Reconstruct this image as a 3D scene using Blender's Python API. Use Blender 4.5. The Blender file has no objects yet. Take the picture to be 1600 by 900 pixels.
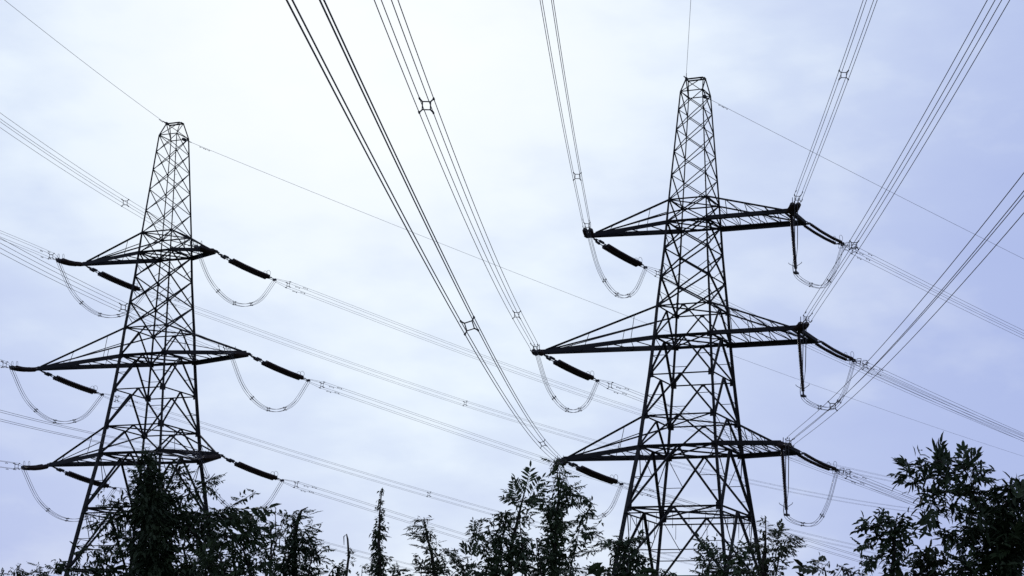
import bpy, math, random
from mathutils import Vector, Matrix, Quaternion
from math import sin, cos, pi, radians

random.seed(7)
SC = bpy.context.scene
COL = SC.collection

# ------------------------------------------------------------------ camera
F, PITCH, ROLL = 3164.0, 0.227325, 0.032982        # focal length in photo pixels (1600 wide)
CAMZ = 1.7
cam_d = bpy.data.cameras.new('camera')
cam = bpy.data.objects.new('camera', cam_d)
COL.objects.link(cam)
cam_d.sensor_width = 36.0
cam_d.lens = 36.0 * F / 1600.0
cam_d.clip_start = 0.5
cam_d.clip_end = 12000.0
cam.matrix_world = Matrix.Translation((0, 0, CAMZ)) @ Matrix.Rotation(pi / 2 + PITCH, 4, 'X') @ Matrix.Rotation(ROLL, 4, 'Z')
SC.camera = cam
SC.view_settings.view_transform = 'Standard'
SC.view_settings.look = 'None'
SC.view_settings.exposure = 0.0
SC.view_settings.gamma = 1.0

# ------------------------------------------------------------------ sky and sun
SUN_EL, SUN_AZ = radians(27.0), radians(-4.0)      # sun stands behind the thin cloud, above the left of centre
sun_dir = Vector((sin(SUN_AZ) * cos(SUN_EL), cos(SUN_AZ) * cos(SUN_EL), sin(SUN_EL)))
world = bpy.data.worlds.new('World')
SC.world = world
world.use_nodes = True
nt = world.node_tree
nt.nodes.clear()
N = lambda t: nt.nodes.new(t)
Lk = lambda a, b: nt.links.new(a, b)


def maths(op, a, b=None, clamp=False):
    n = N('ShaderNodeMath'); n.operation = op; n.use_clamp = clamp
    for i, v in enumerate((a, b)):
        if v is None: continue
        if isinstance(v, (int, float)): n.inputs[i].default_value = v
        else: Lk(v, n.inputs[i])
    return n.outputs[0]


def lobe(vec, az, el, r0, r1):
    """1 within r0 degrees of the direction, 0 beyond r1 degrees."""
    az, el = radians(az), radians(el)
    dn = N('ShaderNodeVectorMath'); dn.operation = 'DOT_PRODUCT'
    Lk(vec, dn.inputs[0]); dn.inputs[1].default_value = (sin(az) * cos(el), cos(az) * cos(el), sin(el))
    ac = maths('ARCCOSINE', maths('MINIMUM', dn.outputs['Value'], 0.99999))
    mr = N('ShaderNodeMapRange'); mr.interpolation_type = 'SMOOTHSTEP'
    Lk(ac, mr.inputs['Value'])
    mr.inputs['From Min'].default_value = radians(r1); mr.inputs['From Max'].default_value = radians(r0)
    return mr.outputs['Result']


def mixc(fac, a, b):
    m = N('ShaderNodeMix'); m.data_type = 'RGBA'
    if isinstance(fac, (int, float)): m.inputs['Factor'].default_value = fac
    else: Lk(fac, m.inputs['Factor'])
    for i, v in ((6, a), (7, b)):
        if isinstance(v, tuple): m.inputs[i].default_value = (*v, 1)
        else: Lk(v, m.inputs[i])
    return m.outputs[2]


tc = N('ShaderNodeTexCoord')
vec = tc.outputs['Generated']
# soft, stretched cloud structure
mp = N('ShaderNodeMapping'); mp.inputs['Scale'].default_value = (3.2, 3.2, 7.0); mp.inputs['Rotation'].default_value = (0.0, 0.35, 0.0)
Lk(vec, mp.inputs['Vector'])
nz = N('ShaderNodeTexNoise'); nz.inputs['Scale'].default_value = 1.6; nz.inputs['Detail'].default_value = 6; nz.inputs['Roughness'].default_value = 0.45
nz.inputs['Distortion'].default_value = 0.6
Lk(mp.outputs[0], nz.inputs['Vector'])
nz2 = N('ShaderNodeTexNoise'); nz2.inputs['Scale'].default_value = 7.0; nz2.inputs['Detail'].default_value = 5; nz2.inputs['Roughness'].default_value = 0.5
Lk(mp.outputs[0], nz2.inputs['Vector'])
wob = maths('ADD', maths('MULTIPLY', maths('SUBTRACT', nz.outputs['Fac'], 0.5), 0.95), maths('MULTIPLY', maths('SUBTRACT', nz2.outputs['Fac'], 0.5), 0.65))

sky = N('ShaderNodeTexSky'); sky.sky_type = 'NISHITA'; sky.sun_disc = False
sky.sun_elevation = SUN_EL; sky.sun_rotation = SUN_AZ
skys = N('ShaderNodeVectorMath'); skys.operation = 'SCALE'; Lk(sky.outputs[0], skys.inputs[0]); skys.inputs['Scale'].default_value = 0.10

BLUE = (0.39, 0.475, 0.80)       # thin grey-lavender cloud away from the sun
PALE = (0.74, 0.855, 0.99)       # bright cloud
WHITE = (0.90, 0.955, 1.0)      # cloud right under the sun
g1 = lobe(vec, -4.5, 20.0, 2.0, 32.0)
g1 = maths('ADD', g1, wob, clamp=True)
g2 = lobe(vec, -5.0, 21.0, 0.0, 13.0)
g2 = maths('MULTIPLY', maths('ADD', g2, maths('MULTIPLY', wob, 0.9), clamp=True), 0.95)
hole = maths('MAXIMUM', maths('MULTIPLY', lobe(vec, 18.5, 9.5, 3.0, 18.5), 1.0), maths('MULTIPLY', lobe(vec, -17.5, 0.5, 2.0, 17.5), 1.0))
far = lobe(vec, -4.5, 20.0, 34.0, 120.0)
c = mixc(far, (0.27, 0.315, 0.53), BLUE)
c = mixc(g1, c, PALE)
c = mixc(hole, c, BLUE)
c = mixc(g2, c, WHITE)
c = mixc(0.06, c, skys.outputs[0])
bgn = N('ShaderNodeBackground'); Lk(c, bgn.inputs['Color']); bgn.inputs['Strength'].default_value = 1.0
wo = N('ShaderNodeOutputWorld'); Lk(bgn.outputs[0], wo.inputs['Surface'])

sl = bpy.data.lights.new('sun', 'SUN'); sl.energy = 1.0; sl.angle = radians(12); sl.color = (1.0, 0.95, 0.88)
so = bpy.data.objects.new('sun', sl); COL.objects.link(so)
so.rotation_mode = 'QUATERNION'; so.rotation_quaternion = sun_dir.to_track_quat('Z', 'Y')
so.location = (0, 0, 120)


# ------------------------------------------------------------------ materials
def mat(name, base, rough=0.6, metal=0.0, noise=0.0, scale=4.0, col2=None, bump=0.0, obj_var=0.0, spec=0.3):
    m = bpy.data.materials.new(name); m.use_nodes = True
    t = m.node_tree; b = t.nodes['Principled BSDF']
    b.inputs['Roughness'].default_value = rough; b.inputs['Metallic'].default_value = metal
    b.inputs['Specular IOR Level'].default_value = spec
    b.inputs['Base Color'].default_value = (*base, 1)
    if col2:
        tcn = t.nodes.new('ShaderNodeTexCoord')
        n = t.nodes.new('ShaderNodeTexNoise'); n.inputs['Scale'].default_value = scale; n.inputs['Detail'].default_value = 6
        t.links.new(tcn.outputs['Object'], n.inputs['Vector'])
        r = t.nodes.new('ShaderNodeValToRGB'); r.color_ramp.elements[0].position = 0.38; r.color_ramp.elements[1].position = 0.64
        r.color_ramp.elements[0].color = (*base, 1); r.color_ramp.elements[1].color = (*col2, 1)
        t.links.new(n.outputs['Fac'], r.inputs['Fac'])
        out = r.outputs['Color']
        if obj_var:
            oi = t.nodes.new('ShaderNodeObjectInfo')
            hs = t.nodes.new('ShaderNodeHueSaturation')
            mr = t.nodes.new('ShaderNodeMapRange'); mr.inputs['To Min'].default_value = 1 - obj_var; mr.inputs['To Max'].default_value = 1 + obj_var
            t.links.new(oi.outputs['Random'], mr.inputs['Value']); t.links.new(mr.outputs[0], hs.inputs['Value'])
            t.links.new(out, hs.inputs['Color']); out = hs.outputs[0]
        t.links.new(out, b.inputs['Base Color'])
        if bump:
            bp = t.nodes.new('ShaderNodeBump'); bp.inputs['Strength'].default_value = bump
            t.links.new(n.outputs['Fac'], bp.inputs['Height']); t.links.new(bp.outputs[0], b.inputs['Normal'])
    return m


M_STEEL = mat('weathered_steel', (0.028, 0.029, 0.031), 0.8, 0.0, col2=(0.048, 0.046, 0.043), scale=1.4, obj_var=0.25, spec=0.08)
M_FIT = mat('line_fittings', (0.045, 0.045, 0.05), 0.6, 0.3, col2=(0.08, 0.08, 0.085), scale=9)
M_GLASS = mat('brown_glazed_porcelain', (0.022, 0.012, 0.009), 0.35, 0.0, col2=(0.035, 0.02, 0.014), scale=6)
M_WIRE = mat('aged_aluminium_wire', (0.09, 0.09, 0.10), 0.7, 0.4, col2=(0.13, 0.13, 0.14), scale=3)
M_BARK = mat('dark_bark', (0.030, 0.024, 0.019), 0.9, col2=(0.055, 0.045, 0.036), scale=9, bump=0.5)
M_LEAF = mat('leaf_dark_green', (0.028, 0.045, 0.018), 0.65, col2=(0.045, 0.068, 0.024), scale=2.5, obj_var=0.35, spec=0.2)
M_LEAF2 = mat('leaf_olive', (0.036, 0.046, 0.020), 0.65, col2=(0.055, 0.066, 0.028), scale=2.5, obj_var=0.35, spec=0.2)
M_GROUND = mat('rough_grass_ground', (0.045, 0.055, 0.025), 0.95, col2=(0.08, 0.075, 0.045), scale=0.35, bump=0.4)
M_CONC = mat('weathered_concrete', (0.22, 0.21, 0.19), 0.9, col2=(0.32, 0.31, 0.29), scale=3, bump=0.2)


# ------------------------------------------------------------------ helpers
def make_mesh(name, verts, faces, m, smooth=False):
    me = bpy.data.meshes.new(name)
    me.from_pydata([tuple(v) for v in verts], [], faces)
    me.materials.append(m)
    if smooth: me.polygons.foreach_set('use_smooth', [True] * len(me.polygons))
    me.update()
    return me


def link(name, me, parent=None, mw=None, root=None):
    """links a mesh object; mw is a matrix in the frame of the thing's root."""
    o = bpy.data.objects.new(name, me); COL.objects.link(o)
    if parent is not None: o.parent = parent
    if mw is not None: o.matrix_local = mw
    return o


def thing(name, label, cat, loc, group=None):
    o = bpy.data.objects.new(name, None); COL.objects.link(o)
    o.location = loc; o['label'] = label; o['category'] = cat; o.empty_display_size = 0.5
    if group: o['group'] = group
    return o


class Geo:
    """collects shapes into one mesh"""
    def __init__(s): s.v = []; s.f = []

    def box(s, c, d, rot=None):
        b = len(s.v); c = Vector(c)
        for x in (-1, 1):
            for y in (-1, 1):
                for z in (-1, 1):
                    p = Vector((x * d[0] / 2, y * d[1] / 2, z * d[2] / 2))
                    if rot is not None: p = rot @ p
                    s.v.append(c + p)
        s.f += [tuple(b + i for i in q) for q in ((0, 1, 3, 2), (4, 6, 7, 5), (0, 4, 5, 1), (2, 3, 7, 6), (0, 2, 6, 4), (1, 5, 7, 3))]

    def tube(s, pts, rad, n=6, cap=True):
        pts = [Vector(p) for p in pts]; b = len(s.v); k = len(pts)
        if isinstance(rad, (int, float)): rad = [rad] * k
        up = Vector((0, 0, 1)); t0 = (pts[1] - pts[0]).normalized()
        if abs(t0.dot(up)) > 0.95: up = Vector((0, 1, 0))
        u = t0.cross(up).normalized()
        for i, p in enumerate(pts):
            t = (pts[min(i + 1, k - 1)] - pts[max(i - 1, 0)]).normalized()
            u = (u - t * u.dot(t)).normalized(); w = t.cross(u)
            for j in range(n):
                a = 2 * pi * j / n
                s.v.append(p + (u * cos(a) + w * sin(a)) * rad[i])
        for i in range(k - 1):
            for j in range(n):
                s.f.append((b + i * n + j, b + i * n + (j + 1) % n, b + (i + 1) * n + (j + 1) % n, b + (i + 1) * n + j))
        if cap:
            s.f.append(tuple(b + j for j in range(n))[::-1]); s.f.append(tuple(b + (k - 1) * n + j for j in range(n)))

    def torus(s, c, ax, R, r, n=14, m=5, arc=2 * pi):
        ax = Vector(ax).normalized(); u = ax.orthogonal().normalized(); w = ax.cross(u)
        pts = [Vector(c) + (u * cos(arc * i / n) + w * sin(arc * i / n)) * R for i in range(n + 1)]
        s.tube(pts, r, m, False)

    def mesh(s, name, m, off=Vector((0, 0, 0)), smooth=False):
        return make_mesh(name, [Vector(v) - Vector(off) for v in s.v], s.f, m, smooth)


# unit steel angle: L profile along +Z, 1 m long, 1 m legs; scaled per member so that all members share it
_t = 0.17
_L = [(0, 0), (1, 0), (1, _t), (_t, _t), (_t, 1), (0, 1)]
_L = [(x - 0.32, y - 0.32) for x, y in _L]
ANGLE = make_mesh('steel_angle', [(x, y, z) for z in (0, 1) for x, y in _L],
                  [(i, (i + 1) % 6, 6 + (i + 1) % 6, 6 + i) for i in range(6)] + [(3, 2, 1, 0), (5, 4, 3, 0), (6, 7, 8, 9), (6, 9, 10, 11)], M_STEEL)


def member(name, a, b, size, parent, outward, jitter=True):
    """a steel angle between two points (in the parent's frame), heel turned outward"""
    a, b = Vector(a), Vector(b)
    z = (b - a); ln = z.length; z.normalize()
    o = Vector(outward); o = o - z * o.dot(z)
    if o.length < 1e-4: o = z.orthogonal()
    o.normalize(); x = (Quaternion(z, pi / 4) @ (-o)); y = z.cross(x)
    sz = size * (1 + (random.random() - 0.5) * 0.04 if jitter else 1)
    m = Matrix((( x.x * sz, y.x * sz, z.x * ln, a.x), (x.y * sz, y.y * sz, z.y * ln, a.y), (x.z * sz, y.z * sz, z.z * ln, a.z), (0, 0, 0, 1)))
    ob = link(name, ANGLE, parent, m)
    return ob


def cam_point(px, py, y):
    """the point seen at photo pixel (px, py) at world distance y in front of the camera"""
    X, Y = px - 800.0, py - 450.0
    cr, sr = cos(ROLL), sin(ROLL)
    x, yy = X * cr + Y * sr, -X * sr + Y * cr
    d = Vector((x, F * cos(PITCH) + yy * sin(PITCH), F * sin(PITCH) - yy * cos(PITCH)))
    return Vector((0, 0, CAMZ)) + d * (y / d.y)


# ------------------------------------------------------------------ ground
def ground():
    xs = [-4000, -1500, -600, -300] + [-200 + 10 * i for i in range(41)] + [300, 600, 1500, 4000]
    ys = [-4000, -1500, -600] + [-300 + 12 * i for i in range(51)] + [450, 800, 1500, 4000]
    v = []; f = []
    for y in ys:
        for x in xs:
            near = max(0, 1 - math.hypot(x, y - 60) / 280)
            v.append((x, y, near * (0.16 * sin(x * 0.071 + 1) * cos(y * 0.053) + 0.07 * sin(x * 0.21 + y * 0.17)) - 0.1))
    w = len(xs)
    for j in range(len(ys) - 1):
        for i in range(w - 1):
            f.append((j * w + i, j * w + i + 1, (j + 1) * w + i + 1, (j + 1) * w + i))
    o = link('ground', make_mesh('ground', v, f, M_GROUND, True)); o['kind'] = 'structure'


ground()

# ------------------------------------------------------------------ towers
YAW = 0.4373
AX = Vector((cos(YAW), -sin(YAW), 0))            # crossarm direction: to the right and a little toward the viewer
NX = Vector((-sin(YAW), -cos(YAW), 0))           # line direction, toward the viewer
BASE = {2: Vector((13.276, 144.578, 0)), 1: Vector((-28.675, 162.363, 0))}
LIFT = {2: 0.0, 1: 0.70}
# heights above the camera and half widths of the square body
RZ = dict(P=50.0, S=48.85, A=40.36, B=38.66, N1=36.63, N2=34.45, C=32.27, D=29.94, E=27.12, F=24.09, G=21.84, H=17.42)
RW = dict(P=0.57, S=0.872, A=1.448, B=1.544, N1=1.66, N2=1.83, C=2.008, D=2.148, E=2.375, F=2.665, G=2.878, H=3.492)
RZ.update(I=12.5, J=6.6, K=-1.6); RW.update(I=4.14, J=4.93, K=6.05)
ARML = {'B': (8.29, -0.15), 'D': (12.11, -0.21), 'G': (10.04, -0.30)}
ARMR2 = {'B': (7.89, 1.56), 'D': (8.56, 2.147), 'G': (7.32, 1.95)}
ARMR1 = {'B': 4.76, 'D': 8.51, 'G': 6.55}
TOPOF = {'B': 'A', 'D': 'C', 'G': 'F'}
CORN = [(-1, 1), (1, 1), (1, -1), (-1, -1)]


def tower(which, label):
    root = thing('lattice_pylon', label, 'pylon', BASE[which], 'steel lattice pylons')
    z0 = CAMZ + LIFT[which]
    L = lambda a, b, z: AX * a + NX * b + Vector((0, 0, z + z0))

    def C(k, r, dz=0.0):
        if r == 'P': return L(CORN[k][0] * .69, CORN[k][1] * .24, RZ[r])
        if dz:
            return L(CORN[k][0] * RW[r], CORN[k][1] * RW[r], RZ[r] + dz)
        return L(CORN[k][0] * RW[r], CORN[k][1] * RW[r], RZ[r])
    outw = lambda k: AX * CORN[k][0] + NX * CORN[k][1]
    # legs: swept steel angle, thinner toward the top
    seq = ['K', 'J', 'I', 'H', 'G', 'F', 'E', 'D', 'C', 'N2', 'N1', 'B', 'A', 'S', 'P']
    sz = dict(K=.28, J=.265, I=.25, H=.235, G=.225, F=.21, E=.195, D=.185, C=.165, N2=.15, N1=.14, B=.13, A=.10, S=.08, P=.08)
    for k in range(4):
        pts = [C(k, r) for r in seq]
        if which == 1: pts[0] = pts[0] - Vector((0, 0, LIFT[1]))
        g = Geo(); o = outw(k).normalized()
        for i, r in enumerate(seq):
            x = Quaternion((0, 0, 1), pi / 4) @ (-o); y = Vector((0, 0, 1)).cross(x)
            for (lx, ly) in _L: g.v.append(pts[i] + (x * lx + y * ly) * sz[r])
        for i in range(len(seq) - 1):
            for j in range(6): g.f.append((i * 6 + j, i * 6 + (j + 1) % 6, i * 6 + 6 + (j + 1) % 6, i * 6 + 6 + j))
        g.f += [(3, 2, 1, 0), (5, 4, 3, 0)]; e = (len(seq) - 1) * 6; g.f += [(e, e + 1, e + 2, e + 3), (e, e + 3, e + 4, e + 5)]
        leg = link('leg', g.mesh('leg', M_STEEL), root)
        # gusset plates at the nodes
        for r in ('C', 'D', 'E', 'F', 'G', 'H', 'B', 'N1', 'N2'):
            gp = Geo(); s = sz[r] * (1.5 if r in 'DEFGH' else 1.25)
            for dirv in (AX * -CORN[k][0], NX * -CORN[k][1]):
                rot = Matrix((dirv, dirv.cross(Vector((0, 0, 1))), Vector((0, 0, 1)))).transposed()
                gp.box(C(k, r) + dirv * s * 0.55 + outw(k).normalized() * 0.03, (s * 1.1, 0.018, s * 1.5), rot)
            link('gusset_plate', gp.mesh('gusset_plate', M_STEEL), leg)
        # footing
        g2 = Geo(); fp = pts[0]; g2.box(Vector((fp.x, fp.y, 0.12)), (1.1, 1.1, 0.7)); g2.box(Vector((fp.x, fp.y, 0.5)), (0.7, 0.7, 0.35))
        link('footing', g2.mesh('footing', M_CONC), root)

    def br(a, b, size, out, name='brace'):
        member(name, a, b, size, root, out)

    def lerp(a, b, t): return a + (b - a) * t
    # peak and upper X-braced bays
    ub = [('S', 0)]
    nb = 5
    def CI(k, t):   # between S (t=0) and A (t=1)
        return lerp(C(k, 'S'), C(k, 'A'), t)
    faces = [(0, 1), (1, 2), (2, 3), (3, 0)]
    for (i, j) in faces:
        out = outw(i) + outw(j)
        br(C(i, 'P'), C(j, 'P'), .12, out, 'horizontal_tie')
        br(C(i, 'S'), C(j, 'S'), .08, out, 'horizontal_tie')
        br(C(i, 'S'), C(j, 'P') , .065, out); 
        tt = [0, .17, .355, .56, .775, 1.0]
        for n in range(nb):
            ta, tb = tt[n], tt[n + 1]
            w = .065 + .01 * n / nb
            off = out.normalized() * 0.02
            br(CI(i, ta) + off, CI(j, tb) + off, w, out); br(CI(j, ta) - off, CI(i, tb) - off, w, out)
        # X bays around and below the top arm
        for (ra, rb, w) in (('A', 'B', .09), ('B', 'N1', .115), ('N1', 'N2', .12), ('N2', 'C', .13)):
            off = out.normalized() * 0.03
            br(C(i, ra) + off, C(j, rb) + off, w, out); br(C(j, ra) - off, C(i, rb) - off, w, out)
            if ra != 'A':   # thin redundant members of the bay
                mid = (C(i, ra) + C(j, rb)) / 2
                br(lerp(C(i, ra), C(i, rb), .5), lerp(C(i, rb), C(j, ra), .25), .05, out, 'secondary_brace')
                br(lerp(C(j, ra), C(j, rb), .5), lerp(C(j, rb), C(i, ra), .25), .05, out, 'secondary_brace')
        # horizontals
        for r, w in (('A', .12), ('B', .20 if i in (0, 2) else .14), ('C', .11), ('D', .25 if i in (0, 2) else .16), ('E', .11), ('F', .12), ('G', .25 if i in (0, 2) else .16), ('H', .15), ('I', .14)):
            br(C(i, r), C(j, r), w, out, 'horizontal_tie')
        # inverted V bays
        vb = [('C', 'D', .12), ('D', 'E', .15), ('E', 'F', .155), ('F', 'G', .14), ('G', 'H', .175), ('H', 'I', .175), ('I', 'J', .16), ('J', 'K', .17)]
        for (ra, rb, w) in vb:
            m_ = (C(i, ra) + C(j, ra)) / 2
            off = out.normalized() * 0.02
            br(m_ + off, C(i, rb) + off, w, out); br(m_ + off, C(j, rb) + off, w, out)
            if ra in 'DEGHIJ':
                for q in (i, j):
                    pa = lerp(m_, C(q, rb), .5)
                    br(pa, lerp(C(q, ra), C(q, rb), .5), .055, out, 'secondary_brace')
                    if ra in 'GHIJ':
                        br(pa, C(q, ra), .055, out, 'secondary_brace')
                        br(lerp(m_, C(q, rb), .75), lerp(C(q, ra), C(q, rb), .75), .05, out, 'secondary_brace')
        # centre gusset plates where the V braces meet the ties
        for r in 'CDEFGH':
            gp = Geo(); m_ = (C(i, r) + C(j, r)) / 2; e = (C(j, r) - C(i, r)).normalized()
            rot = Matrix((e, out.normalized(), Vector((0, 0, 1)))).transposed()
            gp.box(m_ + out.normalized() * 0.05 - Vector((0, 0, .06)), (.36, .02, .2), rot)
            link('gusset_plate', gp.mesh('gusset_plate', M_STEEL), root)
        # anti-climbing guard ring under ring H
        dz = -0.42
        a1 = lerp(C(i, 'H'), C(i, 'I'), .085) + outw(i).normalized() * .12; b1 = lerp(C(j, 'H'), C(j, 'I'), .085) + outw(j).normalized() * .12
        br(a1, b1, .11, out, 'guard_rail')
        br(lerp(C(i, 'H'), C(i, 'I'), .62), lerp(C(j, 'H'), C(j, 'I'), .62), .08, out, 'guard_rail')
        for q in range(1, 6):
            p = lerp(a1, b1, q / 6); br(p, p + Vector((0, 0, -1.1 if q % 2 else -.7)), .035, out, 'guard_post')
    # plan bracing (diaphragms)
    for r, w in (('A', .07), ('B', .08), ('C', .08), ('D', .09), ('F', .08), ('G', .09), ('H', .09), ('I', .09)):
        br(C(0, r), C(2, r), w, Vector((0, 0, 1)), 'plan_brace'); br(C(1, r) + Vector((0, 0, .05)), C(3, r) + Vector((0, 0, .05)), w, Vector((0, 0, 1)), 'plan_brace')
        if r in 'BDG':
            ms = [(C(q, r) + C((q + 1) % 4, r)) / 2 for q in range(4)]
            for q in range(4): br(ms[q], ms[(q + 1) % 4], .07, Vector((0, 0, 1)), 'plan_brace')
    # climbing ladder up the leg nearest the viewer
    lad = Geo()
    for n in range(60):
        t = n / 60; z = RZ['H'] + (RZ['S'] - RZ['H']) * t
        w = None
        for q in range(3, len(seq) - 2):
            if RZ[seq[q]] <= z <= RZ[seq[q + 1]]:
                w = RW[seq[q]] + (RW[seq[q + 1]] - RW[seq[q]]) * (z - RZ[seq[q]]) / (RZ[seq[q + 1]] - RZ[seq[q]])
        if w is None: continue
        p = L(w, w, z); e = (AX if n % 2 else -NX) * (1 if n % 2 == 0 else -1)
        lad.tube([p, p - e * .26], .012, 4)
    link('step_bolts', lad.mesh('step_bolts', M_STEEL), root)

    # ---- crossarms
    def arm(base, end_low, end_top, side, hw, n):
        """side -1 left, 1 right; ends are lists of end points for the near and far chords"""
        kn, kf = (0, 3) if side < 0 else (1, 2)
        top = TOPOF[base]
        g = Geo()
        tipc = (end_low[0] + end_low[1]) / 2
        rot = Matrix((AX, NX, Vector((0, 0, 1)))).transposed()
        if hw < 0.3:
            g.box(tipc + AX * side * -.1, (.75, .34, .10), rot)
            g.box(tipc + AX * side * .22 + Vector((0, 0, -.09)), (.34, .5, .05), rot)
        else:
            g.box(tipc, (.30, 2 * hw + .5, .24), rot)
            g.box(tipc + NX * hw + AX * .12 + Vector((0, 0, -.16)), (.5, .4, .06), rot)
            g.box(tipc - NX * hw + AX * .12 + Vector((0, 0, -.16)), (.5, .4, .06), rot)
            g.box(tipc + AX * -.5, (.12, 2 * hw, .12), rot)
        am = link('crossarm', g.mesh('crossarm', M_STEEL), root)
        am['label'] = 'crossarm end plate' if hw < .3 else 'square crossarm end beam'
        up = Vector((0, 0, -1))
        A0, A1 = [C(kn, base), C(kf, base)], end_low
        T0, T1 = [C(kn, top), C(kf, top)], end_top
        cs = (.33 if base != 'B' else .30) if hw < .3 else .35
        for q, sg in ((0, 1), (1, -1)):
            member('chord', A0[q], A1[q], cs, am, -AX * 0 + NX * sg + Vector((0, 0, -1)))
            member('chord', T0[q], T1[q], .12, am, NX * sg + Vector((0, 0, 1)))
        ln = abs((end_low[0] - A0[0]).length)
        nbp = n if hw < .3 else 6
        for q in range(nbp - (1 if hw < .3 else 0)):      # plan lacing of the two bottom chords
            t0, t1 = q / nbp, (q + 1) / nbp; tm = (t0 + t1) / 2
            member('lacing_bar', lerp(A0[0], A1[0], t0), lerp(A0[1], A1[1], tm), .055, am, up)
            member('lacing_bar', lerp(A0[1], A1[1], tm), lerp(A0[0], A1[0], t1), .055, am, up)
        for q in range(n):
            t0, t1 = q / n, (q + 1) / n
            # side lacing
            if q < n - 1:
                for s_ in (0, 1):
                    pa = lerp(A0[s_], A1[s_], t1); pt = lerp(T0[s_], T1[s_], t1)
                    if hw > .3 or q % 2 == s_:
                        member('lacing_bar', pa, pt, .045 if hw < .3 else .06, am, NX)
                    if hw > .3:
                        member('lacing_bar', lerp(T0[s_], T1[s_], t0), pa, .05, am, NX)
            if hw > .3 and q:
                member('lacing_bar', lerp(T0[0], T1[0], t0), lerp(T0[1], T1[1], t0), .06, am, up)
        if hw < .3:
            # inner longitudinal tie from the body to the arm tip
            m0 = lerp(C(kn, top), C(kn, base), .55); member('lacing_bar', m0, lerp(A0[0], A1[0], .8) + Vector((0, 0, .1)), .07, am, NX)

    for base in 'BDG':
        ll, dz = ARML[base]
        tip = L(-ll, 0, RZ[base] + dz)
        arm(base, [tip + NX * .12, tip - NX * .12], [tip + NX * .12 + AX * .5 + Vector((0, 0, .16)), tip - NX * .12 + AX * .5 + Vector((0, 0, .16))], -1, .1, 5 if base == 'D' else 4)
        if which == 1:
            tip = L(ARMR1[base], 0, RZ[base])
            arm(base, [tip + NX * .12, tip - NX * .12], [tip + NX * .12 - AX * .4 + Vector((0, 0, .18)), tip - NX * .12 - AX * .4 + Vector((0, 0, .18))], 1, .1, 4 if base != 'B' else 3)
        else:
            R, hw = ARMR2[base]
            e0, e1 = L(R, hw, RZ[base]), L(R, -hw, RZ[base])
            u = Vector((0, 0, .28))
            arm(base, [e0, e1], [e0 - AX * .55 + Vector((0, 0, .12)), e1 - AX * .55 + Vector((0, 0, .12))], 1, hw, 4)
    # earth wire bracket on the peak
    g = Geo()
    rot = Matrix((AX, NX, Vector((0, 0, 1)))).transposed()
    p = L(-.66, .24, RZ['P']); g.box(p + Vector((0, 0, .02)), (.14, .2, .24), rot); g.box(p + NX * .3 + Vector((0, 0, .06)), (.06, .5, .06), rot)
    link('earth_wire_bracket', g.mesh('earth_wire_bracket', M_FIT), root); g = Geo()
    p = L(.5 * RW['S'], -RW['S'], RZ['S']); g.box(p, (.2, .4, .2), rot)
    link('earth_wire_bracket', g.mesh('earth_wire_bracket', M_FIT), root)
    return root


tower(1, 'left steel lattice pylon with pointed arms, base hidden by the densest tree')
tower(2, 'right steel lattice pylon with square-ended arms on its right side')

# ------------------------------------------------------------------ conductors
SPAN = {
    (1, 'L', 0, 'n'): (184.71, 0.14568, 0.000422),
    (1, 'L', 0, 'f'): (39.67, 0.11299, 0.000564),
    (1, 'L', 1, 'n'): (183.90, 0.12852, 0.000426),
    (1, 'L', 1, 'f'): (41.20, 0.12260, 0.000443),
    (1, 'L', 2, 'n'): (183.92, 0.13107, 0.000425),
    (1, 'L', 2, 'f'): (41.07, 0.12182, 0.000460),
    (1, 'R', 0, 'n'): (183.08, 0.15498, 0.000477),
    (1, 'R', 0, 'f'): (39.44, 0.10669, 0.000580),
    (1, 'R', 1, 'n'): (182.99, 0.14896, 0.000461),
    (1, 'R', 1, 'f'): (40.12, 0.11470, 0.000529),
    (1, 'R', 2, 'n'): (184.03, 0.13283, 0.000423),
    (1, 'R', 2, 'f'): (40.30, 0.13074, 0.000485),
    (2, 'L', 0, 'n'): (183.85, 0.15290, 0.000466),
    (2, 'L', 0, 'f'): (41.15, 0.11489, 0.000463),
    (2, 'L', 1, 'n'): (183.46, 0.14444, 0.000435),
    (2, 'L', 1, 'f'): (41.15, 0.11558, 0.000462),
    (2, 'L', 2, 'n'): (183.16, 0.13726, 0.000307),
    (2, 'L', 2, 'f'): (42.16, 0.10621, 0.000436),
    (2, 'R', 0, 'n'): (184.52, 0.12564, 0.000423),
    (2, 'R', 0, 'f'): (42.08, 0.09271, 0.000496),
    (2, 'R', 1, 'n'): (183.51, 0.09997, 0.000344),
    (2, 'R', 1, 'f'): (41.68, 0.10165, 0.000479),
    (2, 'R', 2, 'n'): (183.80, 0.11793, 0.000415),
    (2, 'R', 2, 'f'): (41.30, 0.10895, 0.000473),
    (1, 'E', 0, 'n'): (183.79, 0.14374, 0.000255),
    (1, 'E', 0, 'f'): (40.46, 0.06849, 0.000175),
    (2, 'E', 0, 'n'): (184.43, 0.14299, 0.000248),
    (2, 'E', 0, 'f'): (42.42, 0.05515, 0.000084),
}


def attach(w, s, j, nf):
    b = 'BDG'[j]; base = BASE[w]; z0 = CAMZ + LIFT[w]
    if s == 'L':
        ll, dz = ARML[b]; return base + AX * -ll + Vector((0, 0, RZ[b] + dz + z0))
    if w == 1: return base + AX * ARMR1[b] + Vector((0, 0, RZ[b] + z0))
    R, hw = ARMR2[b]
    return base + AX * R + NX * (hw if nf == 'n' else -hw) + Vector((0, 0, RZ[b] + z0))


def dirs(az):
    u = Vector((sin(radians(az)), cos(radians(az)), 0)); return u, Vector((u.y, -u.x, 0))


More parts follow.
